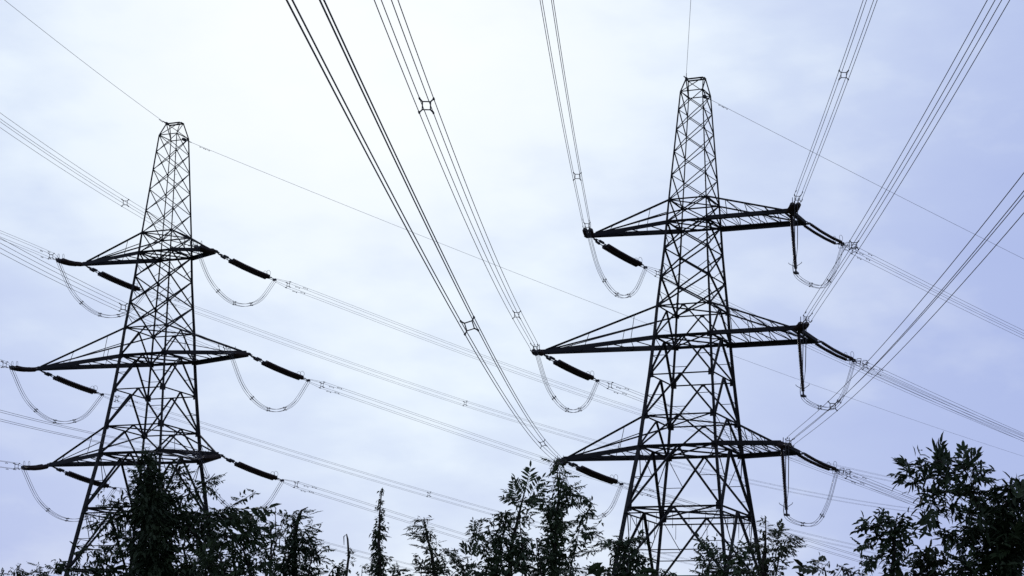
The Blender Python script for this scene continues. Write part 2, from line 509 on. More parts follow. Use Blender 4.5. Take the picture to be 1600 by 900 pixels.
def span_point(key, a, t, extra=0.0, ls=0.0):
    az, s, c_ = SPAN[key]; u, _ = dirs(az)
    z = -s * t + c_ * t * t
    if extra: z -= extra * math.exp(-max(0, t - ls) / 8.0)
    return a + u * t + Vector((0, 0, z))


def set_length(w, s, nf): 
    if w == 2 and s == 'R': return 5.3 if nf == 'f' else 6.0
    return 7.0 if not (w == 2 and nf == 'n') else 7.2


PHASE = ['upper', 'middle', 'lower']
TOWERN = {1: 'left pylon', 2: 'right pylon'}
SIDEN = {'L': 'left', 'R': 'right'}


def spacer_mesh(size):
    """square ring spacer with four arms, in the plane x (side) / z (up)"""
    g = Geo(); h = size / 2; r = h * .58
    for a, b in (((-r, -r), (r, -r)), ((r, -r), (r, r)), ((r, r), (-r, r)), ((-r, r), (-r, -r))):
        g.tube([(a[0], 0, a[1]), (b[0], 0, b[1])], .022, 5)
    for sx in (-1, 1):
        for sz_ in (-1, 1):
            g.tube([(sx * r, 0, sz_ * r), (sx * h * 1.02, 0, sz_ * h * 1.02)], .026, 5)
            g.tube([(sx * h, -.09, sz_ * h), (sx * h, .09, sz_ * h)], .036, 6)
    return g.mesh('spacer', M_FIT)


BS = 0.46
TWIST = {(2, 'L', 2, 'n'): (.37, -19.0)}      # this bundle is closer set and rolled over in mid-span
SPACER = spacer_mesh(BS)
SPACER_J = spacer_mesh(0.22)


def frame_matrix(p, t, roll=0.0):
    t = t.normalized(); x = Vector((t.y, -t.x, 0)).normalized()
    z = x.cross(t); m = Matrix((x, t, z)).transposed().to_4x4(); m.translation = p
    return m @ Matrix.Rotation(roll, 4, 'Y')


def damper_geo(g, p, t):
    t = t.normalized(); g.tube([p - t * .22 - Vector((0, 0, .08)), p + t * .22 - Vector((0, 0, .08))], .008, 4)
    for sg in (-1, 1): g.tube([p + t * sg * .16 - Vector((0, 0, .08)), p + t * sg * .26 - Vector((0, 0, .08))], .032, 6)
    g.tube([p, p - Vector((0, 0, .08))], .014, 4)


def bundle(key, tmax, spacers, label):
    w, s, j, nf = key
    a = attach(*key); ls = set_length(w, s, nf); ex = .28 if not (w == 2 and s == 'R' and nf == 'f') else .12
    P = lambda t: span_point(key, a, t, ex, ls)
    root = thing('conductor_bundle', label, 'power line', P(ls), 'four-wire conductor bundles strung from the pylons')
    off0 = P(ls)
    bs, tw = TWIST.get(key, (BS, 0.0)); rad = (.0135 if j == 2 else .0155) if (w == 2 and nf == 'n') else (.0130 if w == 2 else .0115)
    ts = [ls + .1]
    while ts[-1] < tmax: ts.append(ts[-1] + (1.5 if ts[-1] < 25 else 4.0))
    _, side = dirs(SPAN[key][0])
    for sx in (-1, 1):
        for sz_ in (-1, 1):
            g = Geo(); pts = []
            for n, t in enumerate(ts):
                p = P(t); q = P(t + .1); d = (q - p).normalized(); up = side.cross(d)
                if up.z < 0: up = -up
                k = min(1.0, .45 + (t - ls) * .4)
                tr = radians(tw) * min(1.0, max(0, (t - ls) / 12)); ct, st = cos(tr), sin(tr)
                pts.append(p + side * (sx * ct - sz_ * st) * bs / 2 * k + up * (sx * st + sz_ * ct) * bs / 2 * k)
            g.tube(pts, rad, 5)
            link('conductor', g.mesh('conductor', M_WIRE, off0, True), root)
    for t in [ls + 1.55] + spacers:
        p = P(t); d = P(t + .1) - p
        fm = frame_matrix(p - off0, d, -radians(tw) * min(1.0, max(0, (t - ls) / 12)))
        link('spacer', SPACER, root, fm @ Matrix.Diagonal((bs / BS, 1, bs / BS, 1)))
    for sx in (-1, 1):
        for sz_ in (-1, 1):
            t = ls + 2.6 + .5 * (sx + 1) / 2 + .3 * (sz_ + 1) / 2; p = P(t); d = (P(t + .1) - p)
            dg = Geo(); damper_geo(dg, p + side * sx * BS / 2 + Vector((0, 0, sz_ * BS / 2)) - off0, d)
            link('vibration_damper', dg.mesh('vibration_damper', M_FIT), root)
    return P(ls)


def disc_profile(g, a, b, r, n_disc, core=.035):
    """a string of insulator discs from a to b"""
    a, b = Vector(a), Vector(b); d = b - a
    pts = []; rad = []
    for i in range(n_disc):
        for f_, rr in ((0.02, core), (0.25, r * .92), (0.42, r), (0.55, r * .55), (0.8, core)):
            pts.append(a + d * ((i + f_) / n_disc)); rad.append(rr)
    pts.append(b); rad.append(core)
    g.tube(pts, rad, 8)


def tension_set(key, label):
    w, s, j, nf = key
    a = attach(*key); ls = set_length(w, s, nf)
    thin = (w == 2 and s == 'R' and nf == 'f')
    az = SPAN[key][0]; u, side = dirs(az)
    exm = .28 if not thin else .12

    def P(t):   # the string hangs a little below the wire's curve
        p = span_point(key, a, t); return p - Vector((0, 0, exm * (t / ls) + .14 * 4 * (t / ls) * (1 - t / ls)))
    root = thing('tension_insulator', label, 'insulator', a, 'tension insulator strings on the crossarm ends')
    sep = .40 if not thin else .56
    l0 = (1.9 if not nf == 'n' else 1.2) if not thin else .55          # links
    l1 = ls - (.85 if not thin else .6)    # end of discs
    g = Geo()
    if not thin:
        g.tube([P(-.05) - a, P(l0 * .45) - a], .05, 6)
        rot = Matrix((side, u, Vector((0, 0, 1)))).transposed()
        for sg in (-1, 1):
            g.tube([P(l0 * .3) + side * sg * .12 - a, P(l0) + side * sg * sep / 2 - a], .035, 5)
            g.tube([P(l0 * .5) + side * sg * .17 - a, P(l0 * .74) + side * sg * .2 - a], .10, 6)
        g.box(P(l0) - a, (sep + .12, .1, .07), rot)
    else:
        rot = Matrix((side, u, Vector((0, 0, 1)))).transposed()
        for sg in (-1, 1):
            g.tube([P(0) + side * sg * sep / 2 - a, P(l0) + side * sg * sep / 2 - a], .035, 5)
            g.box(P(l0 * .7) + side * sg * sep / 2 - a, (.12, .22, .14), rot)
    link('shackle_link', g.mesh('shackle_link', M_FIT), root)
    r = .20 if not thin else .125
    nd = 24 if not thin else 21
    for sg in (-1, 1):
        g = Geo(); n = 3
        for q in range(n):
            t0, t1 = l0 + (l1 - l0) * q / n, l0 + (l1 - l0) * (q + 1) / n
            disc_profile(g, P(t0) + side * sg * sep / 2 - a, P(t1) + side * sg * sep / 2 - a, r, nd // n, .075 if not thin else .045)
        link('disc_string', g.mesh('disc_string', M_GLASS, smooth=False), root)
    g = Geo(); rot = Matrix((side, u, Vector((0, 0, 1)))).transposed()
    g.box(P(l1 + .12) - a, (sep + .2, .14, .06), rot)
    for sg in (-1, 1):
        g.tube([P(l1 + .15) + side * sg * sep / 2 - a, P(ls) + side * sg * BS * .25 - a], .03, 5)
        g.box(P(ls - .05) + side * sg * BS * .22 - a, (.03, .22, .2), rot)
    link('yoke_plate', g.mesh('yoke_plate', M_FIT), root)
    for sg in (-1, 1):
        g = Geo(); c0 = P(l1 - .12) + side * sg * sep / 2 + Vector((0, 0, .32)) - a
        g.torus(c0, side, .22, .014, 14, 5); g.tube([c0 - Vector((0, 0, .2)), P(l1 + .1) + side * sg * sep / 2 - a], .014, 5)
        link('arcing_ring', g.mesh('arcing_ring', M_FIT), root)
    if thin:
        c0 = P(ls + .15) - a
        for dx, ct in ((-.3, c0), (.3, c0), (-.28, P(ls + 1.0) - a), (.28, P(ls + 1.0) - a)):
            g = Geo(); g.torus(ct + side * dx, u, .25, .024, 4, 4)
            link('corona_ring', g.mesh('corona_ring', M_FIT), root)
    return P(ls)


def jumper(label, pts, spn, loc):
    """four-wire loop through the given points (Catmull-Rom)"""
    P = [pts[0] * 2 - pts[1]] + pts + [pts[-1] * 2 - pts[-2]]
    out = []
    for i in range(1, len(P) - 2):
        for q in range(8):
            t = q / 8; p0, p1, p2, p3 = P[i - 1:i + 3]
            out.append(0.5 * ((2 * p1) + (p2 - p0) * t + (2 * p0 - 5 * p1 + 4 * p2 - p3) * t * t + (3 * p1 - p0 - 3 * p2 + p3) * t ** 3))
    out.append(P[-2])
    root = thing('jumper_loop', label, 'jumper cable', out[0], 'jumper loops hanging under the crossarm ends')
    n = len(out); chord = (pts[-1] - pts[0]); sd = Vector((chord.y, -chord.x, 0)).normalized()
    for sx in (-1, 1):
        for sz_ in (-1, 1):
            pp = []
            for i, p in enumerate(out):
                d = (out[min(i + 1, n - 1)] - out[max(0, i - 1)]).normalized(); up = sd.cross(d).normalized()
                pp.append(p + sd * sx * .10 + up * sz_ * .10 - out[0])
            g = Geo(); g.tube(pp, .0155, 5)
            link('cable', g.mesh('cable', M_WIRE, smooth=True), root)
    for f_ in spn:
        i = int(f_ * (n - 1)); d = (out[min(i + 1, n - 1)] - out[max(0, i - 1)]).normalized()
        x = sd; z = x.cross(d).normalized(); m = Matrix((x, d, z)).transposed().to_4x4(); m.translation = out[i] - out[0]
        link('spacer', SPACER_J, root, m)


SPN = {(2, 'L', 0, 'n'): [30.5, 86], (2, 'L', 1, 'n'): [32.7, 87.3], (2, 'L', 2, 'n'): [40.9, 95.9, 150],
       (2, 'R', 0, 'n'): [42.9, 95], (2, 'R', 1, 'n'): [35.9, 92], (2, 'R', 2, 'n'): [37.7, 96],
       (1, 'R', 0, 'n'): [29.9], (1, 'R', 1, 'n'): [40.9], (1, 'L', 0, 'f'): [49.8], (1, 'L', 1, 'f'): [48.5],
       (2, 'R', 0, 'f'): [52], (2, 'R', 1, 'f'): [55], (1, 'R', 0, 'f'): [], (1, 'R', 1, 'f'): [], (1, 'L', 2, 'f'): [50]}
for w in (1, 2):
    for s in 'LR':
        for j in range(3):
            ends = {}
            for nf in 'nf':
                key = (w, s, j, nf)
                way = 'overhead' if nf == 'n' else 'right'
                if w == 1 and nf == 'n': way = 'left'
                ends[nf] = tension_set(key, f'{"dark thick" if not (w == 2 and s == "R" and nf == "f") else "slim twin"} insulator string on {TOWERN[w]}, {SIDEN[s]} {PHASE[j]} arm, pulling {way}')
                bundle(key, 290 if nf == 'n' else 235, SPN.get(key, []),
                       f'four-wire bundle running {way} from the {SIDEN[s]} {PHASE[j]} arm of {TOWERN[w]}')
            A, B = ends['f'], ends['n']
            if not (w == 2 and s == 'R'):
                dip = [3.5, 3.3, 3.2][j] if w == 2 else [3.3, 3.4, 3.4][j]
                mid = [A.lerp(B, q / 6) - Vector((0, 0, dip * (1 - (2 * q / 6 - 1) ** 2) ** .8)) for q in range(7)]
                # pull the loop under the arm end, clear of the arm
                jumper(f'sagging wire loop under the {SIDEN[s]} {PHASE[j]} arm end of the {TOWERN[w]}', mid, [.3, .52, .72], None)
            else:
                b = 'BDG'[j]; R, hw = ARMR2[b]
                top = BASE[w] + AX * (R - .1) + NX * hw * .72 + Vector((0, 0, RZ[b] + CAMZ - .12))
                bot = top + AX * .25 - NX * .35 + Vector((0, 0, [-4.25, -4.55, -4.75][j]))
                root = thing('suspension_insulator', f'slim insulator hanging straight down from the right {PHASE[j]} arm of the right pylon', 'insulator', top, 'hanging insulators under the square arm ends')
                g = Geo(); disc_profile(g, Vector((0, 0, 0)) , (bot - top) * .93, .15, 40, .11); link('disc_string', g.mesh('disc_string', M_GLASS), root)
                g = Geo(); e = (bot - top); g.tube([e * .92, e * 1.02], .05, 6)
                rot = Matrix((AX, NX, Vector((0, 0, 1)))).transposed()
                g.box(e * 1.0, (.30, .5, .12), rot); g.box(e * .965, (.1, .1, .3), rot)
                link('jumper_clamp', g.mesh('jumper_clamp', M_FIT), root)
                for q, sg in ((.84, 1), (.84, -1)):
                    g = Geo(); g.tube([e * .9, e * .84 + (AX * .45 * sg), e * .82 + (AX * .5 * sg)], .022, 5); link('arcing_horn', g.mesh('arcing_horn', M_FIT), root)
                b0 = bot - Vector((0, 0, .12))
                m1 = A.lerp(b0, .5) ; m1.z = b0.z - .35 + (A.z - b0.z) * .06
                m0 = A.lerp(b0, .22); m0.z = b0.z + (A.z - b0.z) * .34
                m2 = b0.lerp(B, .5); m2.z = b0.z + (B.z - b0.z) * .38
                jumper(f'wire loop held by the hanging insulator below the right {PHASE[j]} arm, right pylon', [A, m0, m1, b0, m2, B], [.28, .48], None)

# earth wires
def eattach(w, nf):
    z0 = CAMZ + LIFT[w]
    if nf == 'f': return BASE[w] + AX * .5 * RW['S'] - NX * RW['S'] + Vector((0, 0, RZ['S'] + z0))
    return BASE[w] + AX * -.66 + NX * .3 + Vector((0, 0, RZ['P'] + z0))


for w in (1, 2):
    for nf in 'nf':
        key = (w, 'E', 0, nf); a = eattach(w, nf)
        way = {(1, 'n'): 'to the upper left', (1, 'f'): 'right behind the other pylon', (2, 'n'): 'straight up', (2, 'f'): 'down to the right edge'}[(w, nf)]
        root = thing('earth_wire', f'thin single wire from the {TOWERN[w]} peak going {way}', 'earth wire', a, 'thin single earth wires on the pylon peaks')
        g = Geo(); g.tube([span_point(key, a, t) - a for t in [0, .5, 1, 2, 4] + [8 + 5 * i for i in range(56 if nf == 'n' else 50)]], .014, 5)
        link('wire', g.mesh('wire', M_WIRE, smooth=True), root)
        g = Geo()
        for t in ((1.5, 2.2) if nf == 'n' else (2.0, 2.6)):
            damper_geo(g, span_point(key, a, t) - a, span_point(key, a, t + .1) - span_point(key, a, t))
        p0 = span_point(key, a, 0) - a; p1 = span_point(key, a, .8) - a; g.tube([p0, p1], .035, 5)
        link('damper', g.mesh('damper', M_FIT), root)

# ------------------------------------------------------------------ trees
def leaflet(v, f, base, d, n, ln, wd, fold=.25):
    """pointed leaflet with a fold along its midrib; d direction, n upper side"""
    d = d.normalized(); s_ = d.cross(n).normalized(); n = s_.cross(d)
    b = len(v)
    m1 = base + d * ln * .28; m2 = base + d * ln * .68 - n * ln * .03
    v += [base, m1 + s_ * wd * .5 + n * wd * fold, m2 + s_ * wd * .42 + n * wd * fold, base + d * ln - n * ln * .1,
          m2 - s_ * wd * .42 + n * wd * fold, m1 - s_ * wd * .5 + n * wd * fold, m1, m2]
    f += [(b, b + 6, b + 1), (b + 1, b + 6, b + 7, b + 2), (b + 2, b + 7, b + 3), (b, b + 5, b + 6), (b + 5, b + 4, b + 7, b + 6), (b + 4, b + 3, b + 7)]


def frond_mesh(style, rng, m):
    """compound leaf of unit length along +X, upper side +Z"""
    v, f = [], []
    cfg = dict(feather=(9, .32, .075, 55, .2, .12), hang=(9, .27, .075, 66, 1.3, .42), spray=(5, .50, .15, 38, .35, .16),
               broad=(4, .40, .27, 55, .3, .08), scale=(10, .16, .055, 45, .05, .05), narrow=(7, .26, .085, 40, .3, .15))[style]
    pairs, ll, lw, ang, droop, curve = cfg
    def rp(t): return Vector((t, .03 * sin(t * 5 + rng.random() * 0), -curve * t * t))
    g = Geo(); g.tube([rp(t / 5) for t in range(6)], [.011, .010, .009, .007, .006, .004], 3, False)
    v += g.v; f += g.f
    for i in range(pairs):
        t = .16 + .8 * (i + .5) / pairs
        prof = (.65 + .5 * sin(pi * min(1, t * 1.02))) if style != 'spray' else (.8 + .25 * sin(pi * t))
        for sg in (-1, 1):
            if rng.random() < .07: continue
            a = radians(ang + rng.uniform(-10, 10)) * sg
            tt = t + rng.uniform(-.015, .015) + (0 if style in ('feather', 'hang') else .02 * sg)
            d = Vector((cos(a), sin(a), -droop * rng.uniform(.6, 1.3) + .15))
            nrm = Vector((rng.uniform(-.3, .3), rng.uniform(-.3, .3), 1))
            leaflet(v, f, rp(tt), d, nrm, ll * prof * rng.uniform(.85, 1.12), lw * rng.uniform(.85, 1.15))
    leaflet(v, f, rp(.98), Vector((1, 0, -.2)), Vector((0, 0, 1)), ll * .9, lw)
    return make_mesh('leaf', v, f, m)


_r = random.Random(5)
FROND = {}
for st in ('feather', 'hang', 'spray', 'broad', 'scale', 'narrow'):
    for mi, m in ((0, M_LEAF), (1, M_LEAF2)):
        FROND[(st, mi)] = [frond_mesh(st, _r, m) for _ in range(5)]


def frond_matrix(base, tip, up, off):
    x = tip - base; ln = x.length; x = x.normalized()
    z = up - x * up.dot(x)
    if z.length < 1e-3: z = x.orthogonal()
    z.normalize(); y = z.cross(x)
    b = base - off
    return Matrix(((x.x * ln, y.x * ln, z.x * ln, b.x), (x.y * ln, y.y * ln, z.y * ln, b.y), (x.z * ln, y.z * ln, z.z * ln, b.z), (0, 0, 0, 1)))


def tree(name, label, cat, D, trunk, limbs, clumps, fronds=(), mi=0, seed=0, r0=.09, leafy=(), lpx0=9, asp=(.28, .45), fst='hang', group=None):
    """trunk / limbs: polylines of photo points with thickness; clumps: (px, py, rx, ry, count, style, leaf length px, upness)
    all set at distance D and spread in depth as far as they are wide"""
    R = random.Random(seed * 17 + 3)
    k = D / F
    base = cam_point(trunk[0][0], trunk[0][1], D); base.z = 0
    root = thing(name, label, cat, base, group)
    tp = [base + Vector((0, 0, -.15)), base.lerp(cam_point(*trunk[0][:2], D), .5) + Vector((R.uniform(-.05, .05), R.uniform(-.1, .1), 0))]
    tp += [cam_point(x, y, D) + Vector((0, R.uniform(-.1, .1), 0)) for x, y in trunk]
    n = len(tp); g = Geo()
    g.tube([p - base for p in tp], [r0 * (1 - i / (n - 1)) ** .9 + .005 for i in range(n)], 7)
    link('trunk', g.mesh('trunk', M_BARK, smooth=True), root)
    nodes = tp[1:]
    # denser node list for branch starts
    tn = []
    for i in range(len(nodes) - 1):
        for q in range(6): tn.append(nodes[i].lerp(nodes[i + 1], q / 6))
    tn.append(nodes[-1])
    for lb in limbs:
        dz = R.uniform(-.5, .5)
        pp = [cam_point(x, y, D + dz * i / max(1, len(lb) - 1)) for i, (x, y) in enumerate(lb)]
        g = Geo(); m_ = len(pp)
        g.tube([p - base for p in pp], [r0 * .26 * (1 - i / (m_ - 1)) + .005 for i in range(m_)], 5)
        link('branch', g.mesh('branch', M_BARK, smooth=True), root)
        for i in range(m_ - 1):
            for q in range(4): tn.append(pp[i].lerp(pp[i + 1], q / 4))
    cnt = 0
    leaves = []
    for (x0, y0, x1, y1, st, face) in fronds:
        dz = R.uniform(-.3, .3)
        b_ = cam_point(x0, y0, D + dz); t_ = cam_point(x1, y1, D + dz + R.uniform(-.12, .12))
        view = Vector((0, -1, 0)); up = (view * face + Vector((0, 0, 1)) * (1 - face) + Vector((R.uniform(-.25, .25),) * 3))
        leaves.append((b_, t_, up, st))
    FV, FF = [], []
    for (cx, cy, rx, ry, num, st, lpx, upn) in clumps:
        dd = D + R.uniform(-.35, .35) * rx * k
        c_ = cam_point(cx, cy, dd)
        cand = [p for p in tn if p.z < c_.z + .2 * ry * k] or tn
        s0 = min(cand, key=lambda p: (p - c_).length + (0.15 if p.z > c_.z else 0))
        g = Geo(); midp = s0.lerp(c_, .55) + Vector((0, R.uniform(-.1, .1), -.12 * (s0 - c_).length))
        if (s0 - c_).length > .05:
            g.tube([s0 - base, midp - base, c_ - base], [.022, .016, .010], 5)
        inner = []
        ntw = max(3, num // 5)
        for q in range(ntw):
            th = R.uniform(0, 2 * pi); ph = math.acos(R.uniform(-.75, 1)); rad = R.uniform(.35, .8)
            e = c_ + Vector((sin(ph) * cos(th) * rx * k * rad, sin(ph) * sin(th) * rx * k * rad, cos(ph) * ry * k * rad))
            mm = c_.lerp(e, .5) + Vector((R.uniform(-1, 1), R.uniform(-1, 1), R.uniform(0, 1.5))) * .03
            g.tube([c_ - base, mm - base, e - base], [.009, .007, .004], 3, False)
            inner += [c_.lerp(mm, .6), mm, mm.lerp(e, .5), e, e]
        link('branch', g.mesh('branch', M_BARK), root)
        for q in range(num):
            p = R.choice(inner)
            out = (p - c_); 
            if out.length < 1e-3: out = Vector((R.uniform(-1, 1), R.uniform(-1, 1), R.uniform(-1, 1)))
            out = out.normalized()
            if st in ('hang', 'spray'):
                out.z *= .45
                d = out + Vector((R.gauss(0, .4), R.gauss(0, .4), R.gauss(.25, .35) + upn))
                up = Vector((R.gauss(0, .25), R.gauss(-.2, .3), 1))
            else:
                d = out + Vector((R.gauss(0, .5), R.gauss(0, .5), R.gauss(0, .4) + upn))
                up = Vector((R.gauss(0, .5), R.gauss(-.35, .5), 1))
            ln = lpx * k * R.uniform(.65, 1.35)
            leaves.append((p, p + d.normalized() * ln, up, st))
    flen = dict(hang=22, spray=26, broad=17, scale=11, narrow=16)[fst]
    for path, hws, dens in leafy:      # compound leaves along the leafy shoots
        hl = [hws] * len(path) if isinstance(hws, (int, float)) else hws
        for i in range(len(path) - 1):
            ln = math.dist(path[i], path[i + 1])
            for q in range(int(ln / (6.5 if fst != 'spray' else 9) + R.random())):
                t = R.random(); hw = hl[i] + (hl[i + 1] - hl[i]) * t
                px, py = path[i][0] + (path[i + 1][0] - path[i][0]) * t, path[i][1] + (path[i + 1][1] - path[i][1]) * t
                p = cam_point(px + R.gauss(0, .3) * hw, py, D + R.gauss(0, .4) * hw * k)
                th = R.choice((0, pi)) + R.gauss(0, .6)
                d = Vector((cos(th), sin(th), R.gauss(.35, .35)))
                leaves.append((p, p + d.normalized() * k * flen * R.uniform(.6, 1.25) * min(1, .45 + hw / 9), Vector((R.gauss(0, .2), R.gauss(-.35, .3), 1)), fst))
    leaves = leaves[:300]
    for (b_, t_, up, st) in leaves:
        link('leaf', R.choice(FROND[(st, mi)]), root, frond_matrix(b_, t_, up, base))
    for path, hws, dens in leafy:      # leafy shoots: a thin branch clothed in small leaves
        if isinstance(hws, (int, float)): hws = [hws] * len(path)
        dz = R.uniform(-.4, .4)
        pp = [cam_point(x, y, D + dz) for x, y in path]
        g = Geo(); m_ = len(pp); hmax = max(hws)
        if m_ > 1:
            rr = [max(.004, min(.03, hws[i] * k * .16)) for i in range(m_)]
            g.tube([p - base for p in pp], rr, 5)
            link('branch', g.mesh('branch', M_BARK, smooth=True), root)
        segs = [(i, math.dist(path[i], path[i + 1])) for i in range(m_ - 1)] or [(0, 2 * hws[0])]
        for i, ln in segs:
            j = min(i + 1, m_ - 1)
            hw_ = (hws[i] + hws[j]) / 2
            num = int(ln * max(hw_, 1.6) * .30 * dens) + 2
            q = 0
            while q < num:
                # leaves come in small tufts with gaps between them
                t = R.random(); hw = (hws[i] + (hws[j] - hws[i]) * t) * k
                c0 = pp[i].lerp(pp[j], t) - base
                off = Vector((R.gauss(0, .5), R.gauss(0, .5), R.gauss(0, .42))) * hw
                tuft = R.randint(3, 7); dirn = (off + Vector((R.gauss(0, .3), R.gauss(0, .3), R.gauss(.0, .3))) * hw)
                if dirn.length < 1e-4: dirn = Vector((1, 0, 0))
                dirn = dirn.normalized()
                for q2 in range(tuft):
                    ln_ = lpx0 * k * R.uniform(.45, 1.3) * (1 if hw > 3 * k else .75)
                    p = c0 + off + Vector((R.gauss(0, 1), R.gauss(0, 1), R.gauss(0, 1))) * ln_ * .3 + dirn * ln_ * .12 * q2
                    d = dirn * .8 + Vector((R.gauss(0, .5), R.gauss(0, .5), R.gauss(-.45, .45)))
                    leaflet(FV, FF, p, d, Vector((R.gauss(0, .6), R.gauss(-.3, .6), 1)), ln_, ln_ * R.uniform(*asp))
                q += tuft
    # the lower crown, under the picture's edge, down to the ground cover
    x0 = trunk[0][0]; span = max([abs(p[0] - x0) for path, _, _ in leafy for p in path if p[1] > 820] + [10])
    hw0 = min(70, max(12, span))
    for q in range(int(60 + 11 * hw0)):
        t = R.random(); py = 925 + t * 400
        c0 = cam_point(x0, py, D) - base
        off = Vector((R.gauss(0, .5), R.gauss(0, .5), R.gauss(0, .3))) * hw0 * k * (1.15 - .5 * t)
        for q2 in range(4):
            ln_ = 24 * k * R.uniform(.6, 1.3)
            p = c0 + off + Vector((R.gauss(0, 1), R.gauss(0, 1), R.gauss(0, 1))) * ln_ * .35
            if p.z + base.z < .05 or (py < 935 and R.random() < .5): continue
            leaflet(FV, FF, p, Vector((off.x + R.gauss(0, .3), off.y + R.gauss(0, .3), R.gauss(-.2, .4))), Vector((R.gauss(0, .6), R.gauss(0, .6), 1)), ln_, ln_ * R.uniform(*asp))
    if FV:
        o = link('foliage', make_mesh('foliage', FV, FF, M_LEAF if mi == 0 else M_LEAF2), root); o['kind'] = 'stuff'
    return root


# 1 big dense tree in front of the left pylon
tree('dense_tree', 'tall dense black-green tree standing in front of the left pylon', 'tree', 34,
     [(240, 990), (241, 900), (241, 830), (236, 770), (232, 706)], [],
     [(240, 815, 32, 34, 26, 'hang', 26, -.2), (285, 822, 30, 20, 14, 'hang', 26, -.2), (225, 880, 60, 14, 16, 'hang', 26, 0), (310, 880, 40, 14, 10, 'hang', 26, 0)],
     fronds=[(322, 756, 344, 744, 'hang', .35), (325, 760, 344, 770, 'hang', .35), (165, 792, 150, 788, 'narrow', .5), (130, 860, 106, 884, 'hang', .3),
             (270, 800, 300, 775, 'hang', .4), (285, 812, 322, 800, 'hang', .4), (290, 830, 330, 818, 'hang', .4), (215, 790, 180, 800, 'hang', .4), (205, 812, 160, 824, 'hang', .4), (210, 835, 172, 850, 'hang', .4), (200, 862, 150, 866, 'hang', .4), (262, 770, 284, 745, 'hang', .4), (220, 770, 200, 768, 'hang', .4), (300, 860, 340, 858, 'hang', .4), (250, 850, 285, 862, 'hang', .4), (232, 730, 229, 704, 'narrow', .7), (236, 735, 243, 718, 'narrow', .7), (276, 745, 290, 730, 'hang', .4)],
     mi=0, seed=1, r0=.17, lpx0=11, asp=(.22, .36),
     leafy=[([(231, 712), (231, 744), (234, 789), (242, 830), (244, 905)], [6, 11, 22, 30, 26], 3.0), ([(236, 770), (243, 830)], [16, 26], 2.6), ([(250, 742), (256, 765), (262, 790)], [9, 15, 20], 1.1),
            ([(274, 726), (280, 742), (289, 757)], [7, 9, 7], .8), ([(262, 792), (284, 778), (302, 768), (322, 755), (336, 740)], [10, 8, 5, 4, 4], 1), ([(320, 760), (340, 771)], [3, 2], .8),
            ([(270, 805), (300, 810), (322, 816), (335, 838)], [16, 14, 10, 8], 2.0), ([(290, 820), (304, 834), (318, 855)], [15, 14, 9], 2.0), ([(333, 840), (335, 900)], [6, 8], 1), ([(215, 893), (325, 897)], [12, 11], 2.0),
            ([(108, 892), (189, 893)], [8, 9], 1.1), ([(160, 773)], [6], .7), ([(171, 790), (188, 786), (206, 792)], [5, 5, 8], .9), ([(150, 822), (172, 812), (189, 808), (210, 806)], [5, 7, 8, 10], .9),
            ([(166, 832), (185, 838), (204, 846)], [7, 9, 9], .55), ([(116, 864), (132, 860), (155, 858), (195, 860)], [3, 4, 4, 5], .8), ([(203, 822), (208, 872)], [8, 9], .7), ([(222, 855), (236, 893)], [18, 22], .9),
            ([(285, 850), (292, 880)], [12, 12], .55), ([(258, 850), (268, 885)], [16, 14], .7), ([(110, 880), (104, 892)], [4, 6], .8), ([(150, 872), (170, 884)], [7, 9], .6), ([(212, 735), (218, 770)], [6, 8], .35)])
# 2 arching frond tree right of it
tree('feathery_tree', 'small tree with long arching feathery leaves to the right of the dense tree', 'tree', 31,
     [(372, 990), (368, 900), (362, 860), (366, 835)], [],
     [(352, 850, 24, 14, 6, 'hang', 44, .1), (345, 885, 40, 12, 9, 'hang', 38, .1), (395, 888, 40, 10, 9, 'hang', 36, .2)],
     fronds=[(318, 816, 404, 768, 'hang', .55), (328, 824, 402, 784, 'hang', .6), (340, 832, 408, 800, 'hang', .5), (345, 842, 396, 818, 'hang', .5), (322, 826, 372, 796, 'hang', .5),
             (345, 838, 302, 846, 'hang', .4), (352, 852, 402, 838, 'hang', .5), (372, 856, 416, 818, 'hang', .45), (350, 858, 316, 872, 'hang', .5),
             (378, 850, 386, 806, 'hang', .5), (360, 850, 380, 880, 'hang', .5), (360, 862, 396, 866, 'hang', .5), (340, 856, 326, 892, 'hang', .5)],
     mi=0, seed=2, r0=.06, lpx0=10,
     leafy=[([(320, 808), (345, 803), (368, 786), (384, 778), (400, 768)], [5, 4, 3, 2.5, 1.5], .9), ([(338, 806), (375, 812)], [6, 6], .9), ([(391, 806), (402, 836)], [6, 6], .9), ([(352, 828), (356, 852)], [9, 8], .9),
            ([(343, 866), (352, 905)], [12, 16], 1.1), ([(379, 856), (388, 880), (392, 905)], [11, 13, 16], 1.1), ([(406, 858), (417, 881)], [4, 5], .9), ([(318, 846), (322, 900)], [6, 9], .9), ([(350, 838), (385, 840)], [5, 5], .6)])
